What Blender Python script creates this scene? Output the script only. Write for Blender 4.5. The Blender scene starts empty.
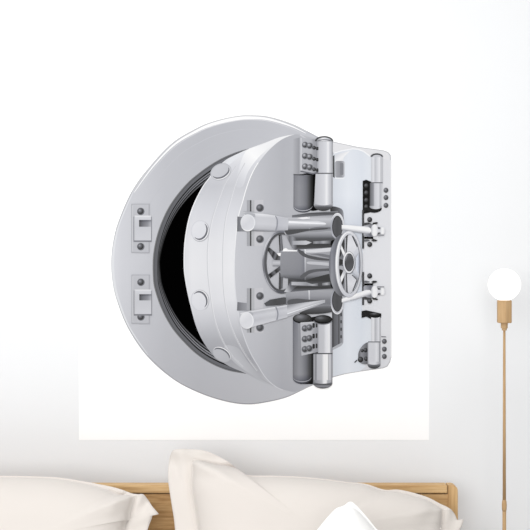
import bpy, bmesh, math, random
from mathutils import Vector, noise

random.seed(4)
COL = bpy.context.scene.collection
PI = math.pi

# ------------------------------------------------------------------ scale of the place
S = 0.0026            # metres per photo pixel on the back wall
D = 2.6               # camera distance from the back wall
ZC = 1.43             # camera height
CAM = Vector((0.0, -D, ZC))
K = 1.27              # light level on the wall: displayed value = albedo * K


def lin(v):
    v = v / 255.0
    return v / 12.92 if v <= 0.04045 else ((v + 0.055) / 1.055) ** 2.4


def rgb(c, k=None):
    """ink / paint colour (0-255 as seen under the room's light) -> albedo"""
    if not isinstance(c, tuple):
        b = 4.6 * max(0.0, min(1.0, (c - 60) / 60.0)) * max(0.0, min(1.0, (252 - c) / 30.0))
        c = (c - b * .5, c - b * .25, c + b)
    k = k or K
    return tuple(min(0.955, lin(x) / k) for x in c) + (1.0,)


# ------------------------------------------------------------------ object helpers
def link(o):
    COL.objects.link(o)
    return o


def tag(o, label=None, cat=None, group=None, kind=None):
    if label: o['label'] = label
    if cat: o['category'] = cat
    if group: o['group'] = group
    if kind: o['kind'] = kind
    return o


def empty(name, loc, label, cat):
    o = bpy.data.objects.new(name, None)
    o.location = loc
    o.empty_display_size = .05
    link(o)
    return tag(o, label, cat)


def mesh_obj(name, verts, faces, mats, parent=None, idx=None, smooth=False):
    me = bpy.data.meshes.new(name)
    me.from_pydata(verts, [], faces)
    for m in mats:
        me.materials.append(m)
    if idx:
        for p, i in zip(me.polygons, idx):
            p.material_index = i
    if smooth:
        for p in me.polygons:
            p.use_smooth = True
    me.update()
    o = bpy.data.objects.new(name, me)
    link(o)
    if parent is not None:
        o.parent = parent
    return o


def bm_obj(name, bm, mat, parent=None, smooth=False):
    me = bpy.data.meshes.new(name)
    bmesh.ops.recalc_face_normals(bm, faces=bm.faces)
    bm.to_mesh(me)
    bm.free()
    me.materials.append(mat)
    if smooth:
        for p in me.polygons:
            p.use_smooth = True
    o = bpy.data.objects.new(name, me)
    link(o)
    if parent is not None:
        o.parent = parent
    return o


def add_box(bm, a, b, bevel=0.0, seg=2):
    r = bmesh.ops.create_cube(bm, size=1.0)
    vs = r['verts']
    for v in vs:
        v.co = Vector([(a[i] + b[i]) / 2 + v.co[i] * (b[i] - a[i]) for i in range(3)])
    if bevel:
        es = list({e for v in vs for e in v.link_edges})
        bmesh.ops.bevel(bm, geom=es, offset=bevel, segments=seg, affect='EDGES', profile=.5)


def add_lathe(bm, prof, n=32, cx=0, cy=0):
    """prof: [(r, z), ...] revolved about the vertical"""
    rings = []
    for r, z in prof:
        if r < 1e-6:
            rings.append([bm.verts.new((cx, cy, z))])
        else:
            rings.append([bm.verts.new((cx + r * math.cos(2 * PI * i / n), cy + r * math.sin(2 * PI * i / n), z)) for i in range(n)])
    for a, b in zip(rings, rings[1:]):
        for i in range(n):
            j = (i + 1) % n
            if len(a) == 1 and len(b) == 1: continue
            if len(a) == 1: bm.faces.new((a[0], b[i], b[j]))
            elif len(b) == 1: bm.faces.new((a[i], a[j], b[0]))
            else: bm.faces.new((a[i], a[j], b[j], b[i]))


# ------------------------------------------------------------------ materials
def new_mat(name):
    m = bpy.data.materials.new(name)
    m.use_nodes = True
    nt = m.node_tree
    nt.nodes.clear()
    out = nt.nodes.new('ShaderNodeOutputMaterial')
    return m, nt, out


def N(nt, t, **kw):
    n = nt.nodes.new(t)
    for k, v in kw.items():
        setattr(n, k, v)
    return n


def paint(name, col, rough=.8, bump=.0, scale=60., spec=.2):
    m, nt, out = new_mat(name)
    b = N(nt, 'ShaderNodeBsdfPrincipled')
    b.inputs['Base Color'].default_value = col
    b.inputs['Roughness'].default_value = rough
    b.inputs['Specular IOR Level'].default_value = spec
    nt.links.new(b.outputs[0], out.inputs[0])
    if bump:
        tc = N(nt, 'ShaderNodeTexCoord')
        no = N(nt, 'ShaderNodeTexNoise')
        no.inputs['Scale'].default_value = scale
        no.inputs['Detail'].default_value = 4
        bp = N(nt, 'ShaderNodeBump')
        bp.inputs['Strength'].default_value = bump
        bp.inputs['Distance'].default_value = .002
        nt.links.new(tc.outputs['Object'], no.inputs['Vector'])
        nt.links.new(no.outputs['Fac'], bp.inputs['Height'])
        nt.links.new(bp.outputs[0], b.inputs['Normal'])
    return m


def wood(name, c0, c1, c2, axis=0, scale=9.0, rough=.55, seed=0.0, stretch=.06):
    """grain runs along `axis` (object space); lo / mid / hi tones of the timber"""
    m, nt, out = new_mat(name)
    b = N(nt, 'ShaderNodeBsdfPrincipled')
    b.inputs['Roughness'].default_value = rough
    b.inputs['Specular IOR Level'].default_value = .25
    tc = N(nt, 'ShaderNodeTexCoord')
    mp = N(nt, 'ShaderNodeMapping')
    sc = [1.0, 1.0, 1.0]
    sc[axis] = stretch
    mp.inputs['Scale'].default_value = sc
    mp.inputs['Location'].default_value = (seed, seed * .7, seed * 1.3)
    n1 = N(nt, 'ShaderNodeTexNoise')
    n1.inputs['Scale'].default_value = scale
    n1.inputs['Detail'].default_value = 3
    n1.inputs['Distortion'].default_value = .6
    n2 = N(nt, 'ShaderNodeTexNoise')
    n2.inputs['Scale'].default_value = scale * 14
    n2.inputs['Detail'].default_value = 5
    mx = N(nt, 'ShaderNodeMath', operation='MULTIPLY_ADD')
    mx.inputs[1].default_value = .6
    ad = N(nt, 'ShaderNodeMath', operation='MULTIPLY')
    ad.inputs[1].default_value = .4
    cr = N(nt, 'ShaderNodeValToRGB')
    e = cr.color_ramp.elements
    e[0].position, e[0].color = .32, c0
    e[1].position, e[1].color = .68, c2
    x = e.new(.5)
    x.color = c1
    L = nt.links.new
    L(tc.outputs['Object'], mp.inputs[0])
    L(mp.outputs[0], n1.inputs['Vector'])
    L(mp.outputs[0], n2.inputs['Vector'])
    L(n1.outputs['Fac'], ad.inputs[0])
    L(n2.outputs['Fac'], mx.inputs[0])
    L(ad.outputs[0], mx.inputs[2])
    L(mx.outputs[0], cr.inputs[0])
    L(cr.outputs[0], b.inputs['Base Color'])
    bp = N(nt, 'ShaderNodeBump')
    bp.inputs['Strength'].default_value = .12
    bp.inputs['Distance'].default_value = .001
    L(n2.outputs['Fac'], bp.inputs['Height'])
    L(bp.outputs[0], b.inputs['Normal'])
    L(b.outputs[0], out.inputs[0])
    return m


def fabric(name, col, bump=.25, warm=None):
    m, nt, out = new_mat(name)
    b = N(nt, 'ShaderNodeBsdfPrincipled')
    b.inputs['Roughness'].default_value = .9
    b.inputs['Specular IOR Level'].default_value = .1
    b.inputs['Sheen Weight'].default_value = .08
    tc = N(nt, 'ShaderNodeTexCoord')
    no = N(nt, 'ShaderNodeTexNoise')
    no.inputs['Scale'].default_value = 5
    no.inputs['Detail'].default_value = 2
    mix = N(nt, 'ShaderNodeMix', data_type='RGBA')
    mix.inputs[6].default_value = col
    mix.inputs[7].default_value = warm or col
    wv = N(nt, 'ShaderNodeTexNoise')
    wv.inputs['Scale'].default_value = 420
    wv.inputs['Detail'].default_value = 2
    bp = N(nt, 'ShaderNodeBump')
    bp.inputs['Strength'].default_value = bump
    bp.inputs['Distance'].default_value = .0006
    L = nt.links.new
    L(tc.outputs['Object'], no.inputs['Vector'])
    L(tc.outputs['Object'], wv.inputs['Vector'])
    L(no.outputs['Fac'], mix.inputs[0])
    L(mix.outputs[2], b.inputs['Base Color'])
    L(wv.outputs['Fac'], bp.inputs['Height'])
    L(bp.outputs[0], b.inputs['Normal'])
    L(b.outputs[0], out.inputs[0])
    return m


# ------------------------------------------------------------------ printed inks of the wall decal
DX, DY = 254.0, 265.0        # decal centre in the photograph; local metres from there


def lx(px): return (px - DX) * S
def lz(py): return (DY - py) * S


def H(x0, x1, st): return ('L', (x0, 0), (x1, 0), st)
def V(y0, y1, st): return ('L', (0, y0), (0, y1), st)
def G(p0, p1, st): return ('L', p0, p1, st)
def RD(c, rx, ry, st): return ('R', c, (rx, ry), st)
def M2(a, b): return ('M', a, b)


INK = {}


def ramp_node(nt, f):
    tc = N(nt, 'ShaderNodeTexCoord')
    cr = N(nt, 'ShaderNodeValToRGB')
    e = cr.color_ramp.elements
    st = sorted(f[3], key=lambda s: s[0])
    e[0].position, e[0].color = st[0][0], rgb(st[0][1])
    e[1].position, e[1].color = st[-1][0], rgb(st[-1][1])
    for t, c in st[1:-1]:
        x = e.new(t)
        x.color = rgb(c)
    if f[0] == 'L':
        a = Vector((lx(f[1][0]), 0, lz(f[1][1])))
        b = Vector((lx(f[2][0]), 0, lz(f[2][1])))
        if f[1][0] == 0 and f[2][0] == 0: a.x = b.x = 0
        if f[1][1] == 0 and f[2][1] == 0: a.z = b.z = 0
        d = (b - a) / (b - a).length_squared
        dt = N(nt, 'ShaderNodeVectorMath', operation='DOT_PRODUCT')
        dt.inputs[1].default_value = d
        sb = N(nt, 'ShaderNodeMath', operation='SUBTRACT')
        sb.inputs[1].default_value = a.dot(d)
        nt.links.new(tc.outputs['Object'], dt.inputs[0])
        nt.links.new(dt.outputs['Value'], sb.inputs[0])
        nt.links.new(sb.outputs[0], cr.inputs[0])
    else:
        mp = N(nt, 'ShaderNodeVectorMath', operation='SUBTRACT')
        mp.inputs[1].default_value = (lx(f[1][0]), 0, lz(f[1][1]))
        ml = N(nt, 'ShaderNodeVectorMath', operation='MULTIPLY')
        ml.inputs[1].default_value = (1 / (f[2][0] * S), 0, 1 / (f[2][1] * S))
        ln = N(nt, 'ShaderNodeVectorMath', operation='LENGTH')
        nt.links.new(tc.outputs['Object'], mp.inputs[0])
        nt.links.new(mp.outputs[0], ml.inputs[0])
        nt.links.new(ml.outputs[0], ln.inputs[0])
        nt.links.new(ln.outputs['Value'], cr.inputs[0])
    return cr.outputs[0]


def ink(f):
    key = repr(f)
    if key in INK:
        return INK[key]
    m, nt, out = new_mat('printed_ink')
    b = N(nt, 'ShaderNodeBsdfDiffuse')
    nt.links.new(b.outputs[0], out.inputs[0])
    if isinstance(f, (int, float)) or (isinstance(f, tuple) and not isinstance(f[0], str)):
        b.inputs[0].default_value = rgb(f)
    elif f[0] == 'M':
        mx = N(nt, 'ShaderNodeMix', data_type='RGBA', blend_type='MULTIPLY')
        mx.inputs[0].default_value = 1
        nt.links.new(ramp_node(nt, f[1]), mx.inputs[6])
        s2 = N(nt, 'ShaderNodeVectorMath', operation='SCALE')
        s2.inputs['Scale'].default_value = K
        nt.links.new(ramp_node(nt, f[2]), s2.inputs[0])
        nt.links.new(s2.outputs[0], mx.inputs[7])
        nt.links.new(mx.outputs[2], b.inputs[0])
    else:
        nt.links.new(ramp_node(nt, f), b.inputs[0])
    INK[key] = m
    return m


LAYER = [0]
PARTS = []


def spline(pts, n=8, closed=False):
    out = []
    m = len(pts)
    rng = range(m) if closed else range(m - 1)
    for i in rng:
        p = [pts[(i + k) % m] if closed else pts[max(0, min(m - 1, i + k))] for k in (-1, 0, 1, 2)]
        for j in range(n):
            t = j / n
            out.append(tuple(.5 * (2 * p[1][a] + (p[2][a] - p[0][a]) * t + (2 * p[0][a] - 5 * p[1][a] + 4 * p[2][a] - p[3][a]) * t * t
                                   + (3 * p[1][a] - p[0][a] - 3 * p[2][a] + p[3][a]) * t ** 3) for a in range(len(p[1]))))
    if not closed:
        out.append(tuple(pts[-1]))
    return out


def ell_pts(cx, cy, rx, ry, rot=0, n=40, a0=0, a1=360):
    r = math.radians(rot)
    full = abs(a1 - a0) >= 360
    o = []
    for i in range(n if full else n + 1):
        a = math.radians(a0 + (a1 - a0) * i / n)
        x, y = rx * math.cos(a), ry * math.sin(a)
        o.append((cx + x * math.cos(r) - y * math.sin(r), cy + x * math.sin(r) + y * math.cos(r)))
    return o


def rrect(x0, y0, x1, y1, r):
    o = []
    for cx, cy, a in ((x1 - r, y0 + r, -90), (x1 - r, y1 - r, 0), (x0 + r, y1 - r, 90), (x0 + r, y0 + r, 180)):
        o += ell_pts(cx, cy, r, r, 0, 5, a, a + 90)
    return o


def offset(pts, d):
    """shift an open polyline sideways (to the right of travel in picture axes for d > 0)"""
    o = []
    for i, p in enumerate(pts):
        a, b = pts[max(0, i - 1)], pts[min(len(pts) - 1, i + 1)]
        tx, ty = b[0] - a[0], b[1] - a[1]
        l = math.hypot(tx, ty) or 1
        o.append((p[0] - ty / l * d, p[1] + tx / l * d))
    return o


class Part:
    """one printed region of the decal: flat inks overprinted in order"""

    def __init__(self, name, parent=None, label=None):
        self.name, self.parent, self.label = name, parent, label
        self.v, self.f, self.m, self.i = [], [], [], []
        PARTS.append(self)

    def _y(self):
        LAYER[0] += 1
        return -(0.0008 + LAYER[0] * 1.2e-5)

    def _mi(self, fill):
        m = ink(fill)
        if m not in self.m:
            self.m.append(m)
        return self.m.index(m)

    def poly(self, pts, fill):
        y = self._y()
        b = len(self.v)
        self.v += [(lx(p[0]), y, lz(p[1])) for p in pts]
        area = sum(pts[i][0] * pts[(i + 1) % len(pts)][1] - pts[(i + 1) % len(pts)][0] * pts[i][1] for i in range(len(pts)))
        ids = list(range(b, b + len(pts)))
        self.f.append(ids if area < 0 else ids[::-1])
        self.i.append(self._mi(fill))
        return self

    def ell(self, cx, cy, rx, ry, fill, rot=0, n=40):
        return self.poly(ell_pts(cx, cy, rx, ry, rot, n), fill)

    def line(self, pts, w, fill, taper=False):
        y = self._y()
        n = len(pts)
        ws = [w * (.15 + .85 * math.sin(PI * i / (n - 1))) if taper else w for i in range(n)]
        A = [offset(pts, +ws[i] / 2)[i] for i in range(n)]
        B = [offset(pts, -ws[i] / 2)[i] for i in range(n)]
        b = len(self.v)
        self.v += [(lx(p[0]), y, lz(p[1])) for p in A + B]
        k = self._mi(fill)
        for i in range(n - 1):
            self.f.append((b + i, b + i + 1, b + n + i + 1, b + n + i))
            self.i.append(k)
        return self

    def band(self, A, B, fill):
        """strip between two polylines of the same length"""
        y = self._y()
        n = len(A)
        b = len(self.v)
        self.v += [(lx(p[0]), y, lz(p[1])) for p in list(A) + list(B)]
        k = self._mi(fill)
        for i in range(n - 1):
            self.f.append((b + i, b + i + 1, b + n + i + 1, b + n + i))
            self.i.append(k)
        return self

    def ring(self, cx, cy, ro, ri, fill, cx2=None, cy2=None, n=64, a0=0, a1=360):
        A = ell_pts(cx, cy, ro[0], ro[1], 0, n, a0, a1)
        B = ell_pts(cx if cx2 is None else cx2, cy if cy2 is None else cy2, ri[0], ri[1], 0, n, a0, a1)
        if abs(a1 - a0) >= 360:
            A.append(A[0]); B.append(B[0])
        return self.band(A, B, fill)

    def bolt(self, x, y, r, hi=170, lo=52, rim=None):
        lo = lo + 14
        if rim: self.ell(x + .25, y + .25, r * 1.28, r * 1.28, rim, n=20)
        self.ell(x, y, r, r * 1.05, RD((x - r * .3, y - r * .3), r * 1.35, r * 1.35, [(0, hi), (.3, (hi + lo) // 2), (.75, lo), (1, lo - 12)]), n=20)
        return self

    def build(self, root):
        o = mesh_obj(self.name, self.v, self.f, self.m, None, self.i)
        o.parent = self.parent.obj if self.parent else root
        if self.label: o['label'] = self.label
        self.obj = o
        return o


# ================================================================== SETTING
wall_m = paint('wall_paint', (.805, .815, .828, 1), .9, .05, 90)
floor_m = wood('floor_boards', (.68, .66, .63, 1), (.74, .72, .69, 1), (.78, .765, .735, 1), 1, 5)
bm = bmesh.new(); add_box(bm, (-3.2, 0, 0), (3.2, .12, 2.7))
tag(bm_obj('wall_back', bm, wall_m), kind='structure')
bm = bmesh.new(); add_box(bm, (-3.2, -5.2, -.1), (3.2, .12, 0))
tag(bm_obj('floor', bm, floor_m), kind='structure')
bm = bmesh.new(); add_box(bm, (-3.2, -.014, 0), (3.2, 0, .09), .004)
tag(bm_obj('baseboard_back', bm, paint('white_trim', (.8, .8, .8, 1), .5)), kind='structure')

# ================================================================== THE WALL DECAL
decal = empty('vault_picture_decal', ((DX - 265) * S, 0, ZC + (265 - DY) * S),
              'square white decal on the wall printed with an open round steel vault door', 'wall decal')
bm = bmesh.new(); add_box(bm, (lx(79), -.0007, lz(440)), (lx(429), -.0001, lz(90)))
bm_obj('backing_sheet', bm, paint('white_vinyl', (.955, .955, .955, 1), .8, spec=.05), decal)

# --- door frame: the big ring
ring = Part('printed_door_frame')
OUT = [(322, 139), (316.4, 136), (307, 131), (295, 125), (280, 119.6), (265, 116), (250, 115.2), (240, 115.6), (226, 118), (210, 122.4), (196, 128.5), (173, 142.3), (151, 165),
       (132, 191), (118.6, 221.5), (113.3, 242), (111.3, 262), (112.5, 281), (116.8, 300), (128, 328), (147, 356), (173, 379), (199.6, 393), (226, 401.5),
       (248, 404.4), (267.7, 402), (286, 397.5), (301, 390.8), (320, 381)]
OS = spline(OUT, 6)
ring.poly(OS + [(330, 260)], (176, 177, 182))
ring.poly(offset(OS, -.8) + [(330, 260)], M2(H(111, 330, [(0, 222), (.05, 212), (.12, 206), (.25, 196), (.4, 192), (.55, 195), (1, 206)]),
                                              V(115, 404, [(0, 250), (.3, 254), (.5, 255), (.8, 250), (1, 252)])))
top = spline(OUT[2:14], 6)
ring.line(offset(top, -2.6), 3.2, (251, 251, 252), taper=True)
ring.line(offset(top, -.4), .8, (205, 205, 207))
ring.line(offset(top, -4.6), .7, (222, 222, 226), taper=True)
left = spline(OUT[13:21], 6)
ring.line(offset(left, -1.6), 2.6, (226, 228, 232), taper=True)
bot = spline(OUT[20:28], 6)
ring.line(offset(bot, -.6), 1.1, (158, 159, 163), taper=True)
# faint milling arcs
for d, c in ((-14, 200), (-22, 193), (-31, 195)):
    ring.line(offset(spline(OUT[4:15], 6), d), .5, c, taper=True)

# --- doorway: stepped dark jamb and the black opening
hole = Part('printed_doorway')
JO = spline([(275, 143), (256, 147), (237, 151.9), (218.5, 160), (199.6, 172.5), (184.5, 186), (169.4, 206), (159, 229), (153.5, 253), (153, 276), (155, 290), (162, 310),
             (173, 329.5), (188, 346.5), (199.6, 356.5), (213, 364.6), (228, 370.5), (245, 373.6), (262, 376)], 6)


def jamb(d0, dm):      # inset grows away from the left-hand side of the opening
    o = []
    for p, q in zip(offset(JO, -d0), offset(JO, -dm)):
        k = min(1, abs(p[1] - 262) / 95.0)
        o.append((p[0] + (q[0] - p[0]) * k, p[1] + (q[1] - p[1]) * k))
    return o


end = [(250, 262)]
hole.poly(JO + end, V(145, 376, [(0, 118), (.2, 106), (.5, 104), (.85, 108), (1, 114)]))
hole.line(offset(JO, -.4), 1.0, (124, 125, 126), taper=True)
hole.line(offset(JO, -1.4), .7, 92)
hole.poly(jamb(4.6, 4.4) + end, 34)
hole.poly(jamb(5.0, 5.8) + end, V(145, 376, [(0, 150), (.2, 110), (.5, 80), (.8, 118), (1, 150)]))
hole.poly(jamb(5.6, 7.2) + end, 28)
hole.poly(jamb(6.0, 8.0) + end, V(145, 376, [(0, 165), (.2, 118), (.5, 60), (.8, 128), (1, 160)]))
hole.poly(jamb(6.4, 9.2) + end, 30)
hole.poly(jamb(6.7, 10.6) + end, V(145, 376, [(0, 120), (.25, 84), (.5, 30), (.8, 92), (1, 120)]))
hole.poly(jamb(7.0, 12.0) + end, (2, 2, 2))

# --- door plug: the thick round edge of the open door
plug = Part('printed_door_plug')
PL = spline([(300, 135), (294, 134.6), (280, 137.2), (265, 142.8), (255, 146.4), (246, 150), (238, 153.6), (231, 157), (225, 160.5), (217.7, 167.4), (208.7, 178), (201, 189), (192.8, 205.7), (188, 220.8), (185, 237.4),
             (183.8, 251), (183.7, 267.5), (185, 279.6), (187.5, 293), (191, 308), (196, 326), (202.6, 340.6), (211.7, 353.4), (220.8, 361), (231, 367),
             (245, 373), (260, 381), (271, 385.6), (281, 389.5), (295, 391.4)], 6)
RIM = spline([(300, 135), (294, 135), (281.7, 140), (269.6, 150), (259, 163), (252, 175.5), (247, 189), (243.4, 202), (239.6, 215), (237.3, 230), (236, 245), (235.2, 260), (235.3, 275), (236.4, 293),
              (238.7, 310), (241.5, 325), (246, 340), (252, 354), (258.5, 365), (265, 375.4), (272, 382.8), (280, 388), (289, 390.6), (295, 391.4)], 6)
plug.poly(PL + RIM[::-1],
          M2(V(134, 392, [(0, 246), (.06, 236), (.12, 218), (.2, 204), (.3, 220), (.42, 232), (.52, 235), (.64, 230), (.72, 210), (.8, 182), (.87, 168), (.93, 182), (1, 202)]),
             H(184, 262, [(0, 244), (.1, 252), (.4, 250), (.6, 255), (1, 253)])))
# reflections wrapping round the top of the plug
plug.poly([(228, 159.5), (238, 154), (246, 152.5), (243, 156), (236, 159), (228, 166), (221, 170)], (226, 228, 233))
plug.poly(spline([(246, 151), (262, 145), (278, 139.5), (270, 147), (258, 158), (248, 172), (243, 186), (236, 186), (238, 172)], 4, True),
          G((236, 180), (268, 148), [(0, 210), (.3, 228), (.65, 247), (1, 240)]))
# lower sheen
plug.poly(spline([(224, 346), (238, 348), (248, 362), (262, 378), (276, 387), (262, 380), (246, 371), (232, 360)], 4, True), G((226, 368), (250, 352), [(0, 182), (.5, 194), (1, 174)]))
# machined grooves
ga = spline([(236, 166), (226, 181), (220, 195), (212.3, 218), (208.2, 240), (207.2, 260), (208.5, 282), (213.5, 316), (220.5, 337), (231, 355), (243, 367)], 6)
gb = spline([(245, 163), (238, 176), (234.3, 186), (229.4, 203), (225.4, 219), (223.2, 240), (222.6, 262), (223.4, 290), (227, 314), (233.4, 333), (244, 353), (257, 371)], 6)
for g in (ga, gb):
    plug.line(g, .7, (205, 206, 211))
    plug.line(offset(g, -.9), .5, (234, 234, 237), taper=True)
plug.line(offset(RIM[24:-10], .5), 1.5, V(160, 385, [(0, 250), (.3, 244), (.55, 226), (.8, 218), (1, 214)]))
plug.line(offset(PL[48:110], -.5), .9, (246, 246, 248), taper=True)


def stud(cx, cy, rx, ry, rot, a0, a1, face):
    s = Part('printed_locking_stud', plug)
    s.ell(cx, cy, rx, ry, face - 14, rot)
    s.ell(cx, cy, rx * .95, ry * .95, face - 2, rot)
    s.line(ell_pts(cx + .3, cy + .3, rx, ry, rot, 26, a0 - 8, a1 + 8), 1.6, (186, 187, 193), taper=True)
    s.ell(cx, cy, rx * .86, ry * .86, G((cx - rx, cy - ry), (cx + rx, cy + ry), [(0, face + 5), (.5, face + 1), (1, face - 3)]), rot)
    s.line(ell_pts(cx, cy, rx * .84, ry * .84, rot, 26, a0, a1), 2.5, (116, 117, 124), taper=True)
    s.line(ell_pts(cx, cy, rx * .95, ry * .95, rot, 26, a0, a1), .8, (246, 246, 248), taper=True)


stud(220.5, 171.4, 10.6, 7.6, -26, 0, 170, 200)
stud(199.8, 230.6, 8.8, 10.4, 10, -60, 120, 224)
stud(199.6, 300.4, 8.8, 10.4, -10, -125, 60, 224)
stud(221.6, 354.6, 10.2, 6.6, 32, -175, -8, 190)

# --- door face and the hinge-side panel
face = Part('printed_door_face')
pan = [(300, 134.9), (307, 136.5), (317, 138.6), (330, 141), (357, 146.8), (383, 150.3), (388, 152), (390.6, 155), (391.3, 162), (391.3, 356), (390, 362), (387.4, 366.4),
       (383, 368.2), (360, 371.4), (345, 374), (333, 377.2), (322, 381.5), (310, 386.4), (301, 390.3)]
face.poly(RIM + pan[::-1], (188, 189, 193))
face.poly(offset(RIM, .3) + [(x - .6, y + (.7 if y < 250 else -.7)) for x, y in pan[::-1]],
          M2(H(236, 391, [(0, 204), (.14, 198), (.3, 187), (.45, 192), (.6, 206), (.68, 224), (.86, 228), (1, 231)]),
             V(134, 392, [(0, 248), (.2, 250), (.5, 255), (.75, 252), (.9, 247), (1, 244)])))
face.poly([(316, 139), (330, 141.7), (357, 147.5), (383, 151), (388, 153), (389, 160), (372, 157), (352, 149.4), (334, 153)], (228, 228, 231))
face.line([(391, 160), (391, 358)], .9, (238, 238, 240))
face.line(spline([(300, 134.9), (305, 138), (311, 141), (316, 143)], 4), 1.2, (206, 206, 211))
# pale bridge plate
plate = Part('printed_bridge_plate')
plate.poly([(333, 154.6), (341, 151.6), (352.6, 149.2), (358, 149.8), (363.5, 151.8), (371, 157.5), (371, 181.5), (363, 181.5), (362.4, 310), (362.4, 316), (371, 318), (371, 341), (366, 343), (360, 349), (358, 356), (359, 362), (366, 366), (360, 371), (345, 373.3), (333, 376.4)],
           M2(H(333, 371, [(0, (216, 221, 229)), (.4, (230, 234, 241)), (.75, (224, 229, 237)), (1, (230, 234, 240))]),
              V(150, 376, [(0, 250), (.2, 254), (.36, 236), (.5, 246), (.72, 247), (.9, 253), (1, 254)])))
plate.line([(334, 153.4), (341, 151), (352.6, 148.8), (358, 149.4), (363.5, 151.4), (371, 157)], 1.2, (243, 244, 247))
plate.poly([(333, 156), (334.4, 155), (334.6, 178), (333, 177)], 58)
plate.poly([(335, 155), (350, 151), (344, 157), (343, 161), (335, 164)], G((336, 154), (344, 164), [(0, 214), (.5, 240), (1, 222)]))
plate.poly(rrect(335, 161, 344.6, 177.6, 2), H(335, 345, [(0, 176), (.25, 160), (.6, 148), (.8, 178), (1, 206)]))
plate.poly(rrect(340, 163, 343.4, 175, 1), 136)
plate.line([(335, 178.2), (344, 178.6)], 1, (238, 239, 242))
# pockets of the plate
plate.poly(spline([(331, 206.8), (338, 207.4), (342.4, 210), (343.6, 215), (343.6, 228), (338, 228), (331, 214)], 4, True), H(331, 344, [(0, 60), (.5, 96), (.85, 132), (1, 170)]))
plate.poly([(332, 309), (343.4, 309), (343.4, 342), (342.4, 344.4), (333, 348.6), (332, 348.6)], H(332, 343.4, [(0, 52), (.2, 104), (.5, 118), (.62, 76), (.7, 138), (.9, 152), (1, 196)]))
plate.poly([(332, 347.8), (341.6, 342.6), (343, 343.4), (341, 346), (332, 350.4)], (178, 180, 186))
for yy in (313, 320, 327.5, 335):
    plate.poly(rrect(340.2, yy, 342, yy + 3.4, .8), 84)

# --- clamps by the left ends of the bars
def clamp(yb1, yb2, y0, y1, yn0, yn1):
    c = Part('printed_bar_clamp', face)
    c.poly([(237.4, yn0), (247, yn0 + 1), (247, yn1), (237, yn1)], H(236, 247, [(0, 108), (.5, 140), (1, 160)]))
    c.poly([(246.8, y0), (263.4, y0 - .4), (263.4, y1), (246.8, y1)], (200, 200, 205))
    c.poly([(246.8, y0), (250, y0), (250, y1), (246.8, y1)], (168, 169, 174))
    c.poly([(251.4, y0), (254.4, y0), (254.4, y1), (251.4, y1)], (184, 185, 189))
    c.line([(250.7, y0), (250.7, y1)], 1.4, 74)
    for yb in (yb1, yb2):
        c.bolt(259.8, yb, 3.1, 150, 66, 120)


clamp(207.8, 239, 200.2, 246, 216.5, 231.5)
clamp(295.8, 327.4, 288.2, 332.6, 302, 310.6)

# --- latch keeps on the ring
def keep(x, y, cy0, cy1, sy0, sy1, b1, b2, ph):
    k = Part('printed_latch_keep', ring)
    k.poly([(x - .8, y - .8), (x + 17.6, y - .8), (x + 17.6, y + ph + .6), (x - .8, y + ph + .2)], (176, 177, 183))
    k.poly([(x, y), (x + 16.4, y), (x + 16.4, y + ph - .6), (x, y + ph - .6)], V(y, y + ph, [(0, 196), (.5, 188), (1, 194)]))
    k.line([(x + .4, y + 1), (x + .4, y + ph - 1)], .8, (206, 207, 211))
    for b in (b1, b2):
        k.bolt(x + 8.4, b, 2.95, 165, 58, 118)
    k.poly([(x + 1.4, cy0 + 1), (x + 19.6, cy0 + 1), (x + 19.6, cy1 + 1.6), (x + 1.4, cy1 + 1.6)], (134, 135, 141))
    k.poly([(x + 2.2, cy0), (x + 19, cy0), (x + 19, sy0), (x + 7, sy0), (x + 7, sy1), (x + 19, sy1), (x + 19, cy1), (x + 2.2, cy1)],
           V(cy0, cy1, [(0, 218), (.2, 206), (.5, 203), (1, 209)]))
    k.poly([(x + 7, sy0), (x + 19, sy0), (x + 19, sy1), (x + 7, sy1)], M2(H(x + 7, x + 19, [(0, 84), (.35, 128), (.7, 150), (1, 186)]), V(sy0, sy1, [(0, 170), (.4, 245), (1, 255)])))
    k.line([(x + 2.6, cy0 + .4), (x + 19, cy0 + .4)], .9, (228, 229, 232))
    k.line([(x + 2.5, cy0 + .4), (x + 2.5, cy1)], .9, (196, 197, 202))


keep(132.2, 204.6, 215.7, 240.4, 220, 226.8, 211.2, 246.4, 48)
keep(132.4, 275.4, 289.6, 314, 294.2, 300.4, 282, 316.6, 48)

# --- hinges
PALE = [(0, 150), (.06, 196), (.3, 206), (.55, 216), (.68, 238), (.78, 212), (.92, 186), (1, 120)]
CHROME = [(0, 96), (.08, 150), (.25, 170), (.45, 186), (.55, 238), (.68, 244), (.76, 176), (.9, 186), (1, 84)]
DARK = [(0, 116), (.1, 142), (.3, 152), (.5, 140), (.66, 122), (.8, 88), (.92, 46), (1, 40)]

h = Part('printed_hinge')
h.poly([(293.4, 139), (300, 137.6), (300, 174), (293.4, 175)], H(293, 300, [(0, 182), (.4, 170), (.8, 158), (1, 176)]))
h.poly([(294, 175), (316, 172), (319, 173), (319, 210), (313, 211), (294, 208)], 16)
cyl = [(293.6, 175)] + [(312.6, 175), (312.6, 207)] + ell_pts(303, 207, 9.6, 5.6, 0, 14, 0, 180)
h.poly(cyl, M2(H(293, 313, DARK), V(174, 213, [(0, 236), (.3, 250), (.8, 250), (.9, 200), (1, 110)])))
h.line([(293.4, 174.6), (304, 175.2)], 1.2, 92)
h.line(ell_pts(303, 205.6, 9.4, 5.2, 0, 16, 10, 170), .9, (176, 177, 184), taper=True)
h.poly([(300.4, 137.4), (317.4, 140), (317.4, 172.4), (313, 173.6), (300.4, 170.8)], H(300, 318, [(0, 196), (.1, 186), (.6, 182), (.75, 160), (1, 150)]))
h.line([(301, 138), (301, 170.6)], 1.2, (208, 209, 214))
h.line([(300.4, 171.2), (313, 173.8), (318, 172.4)], 1.4, (112, 113, 120))
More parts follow.
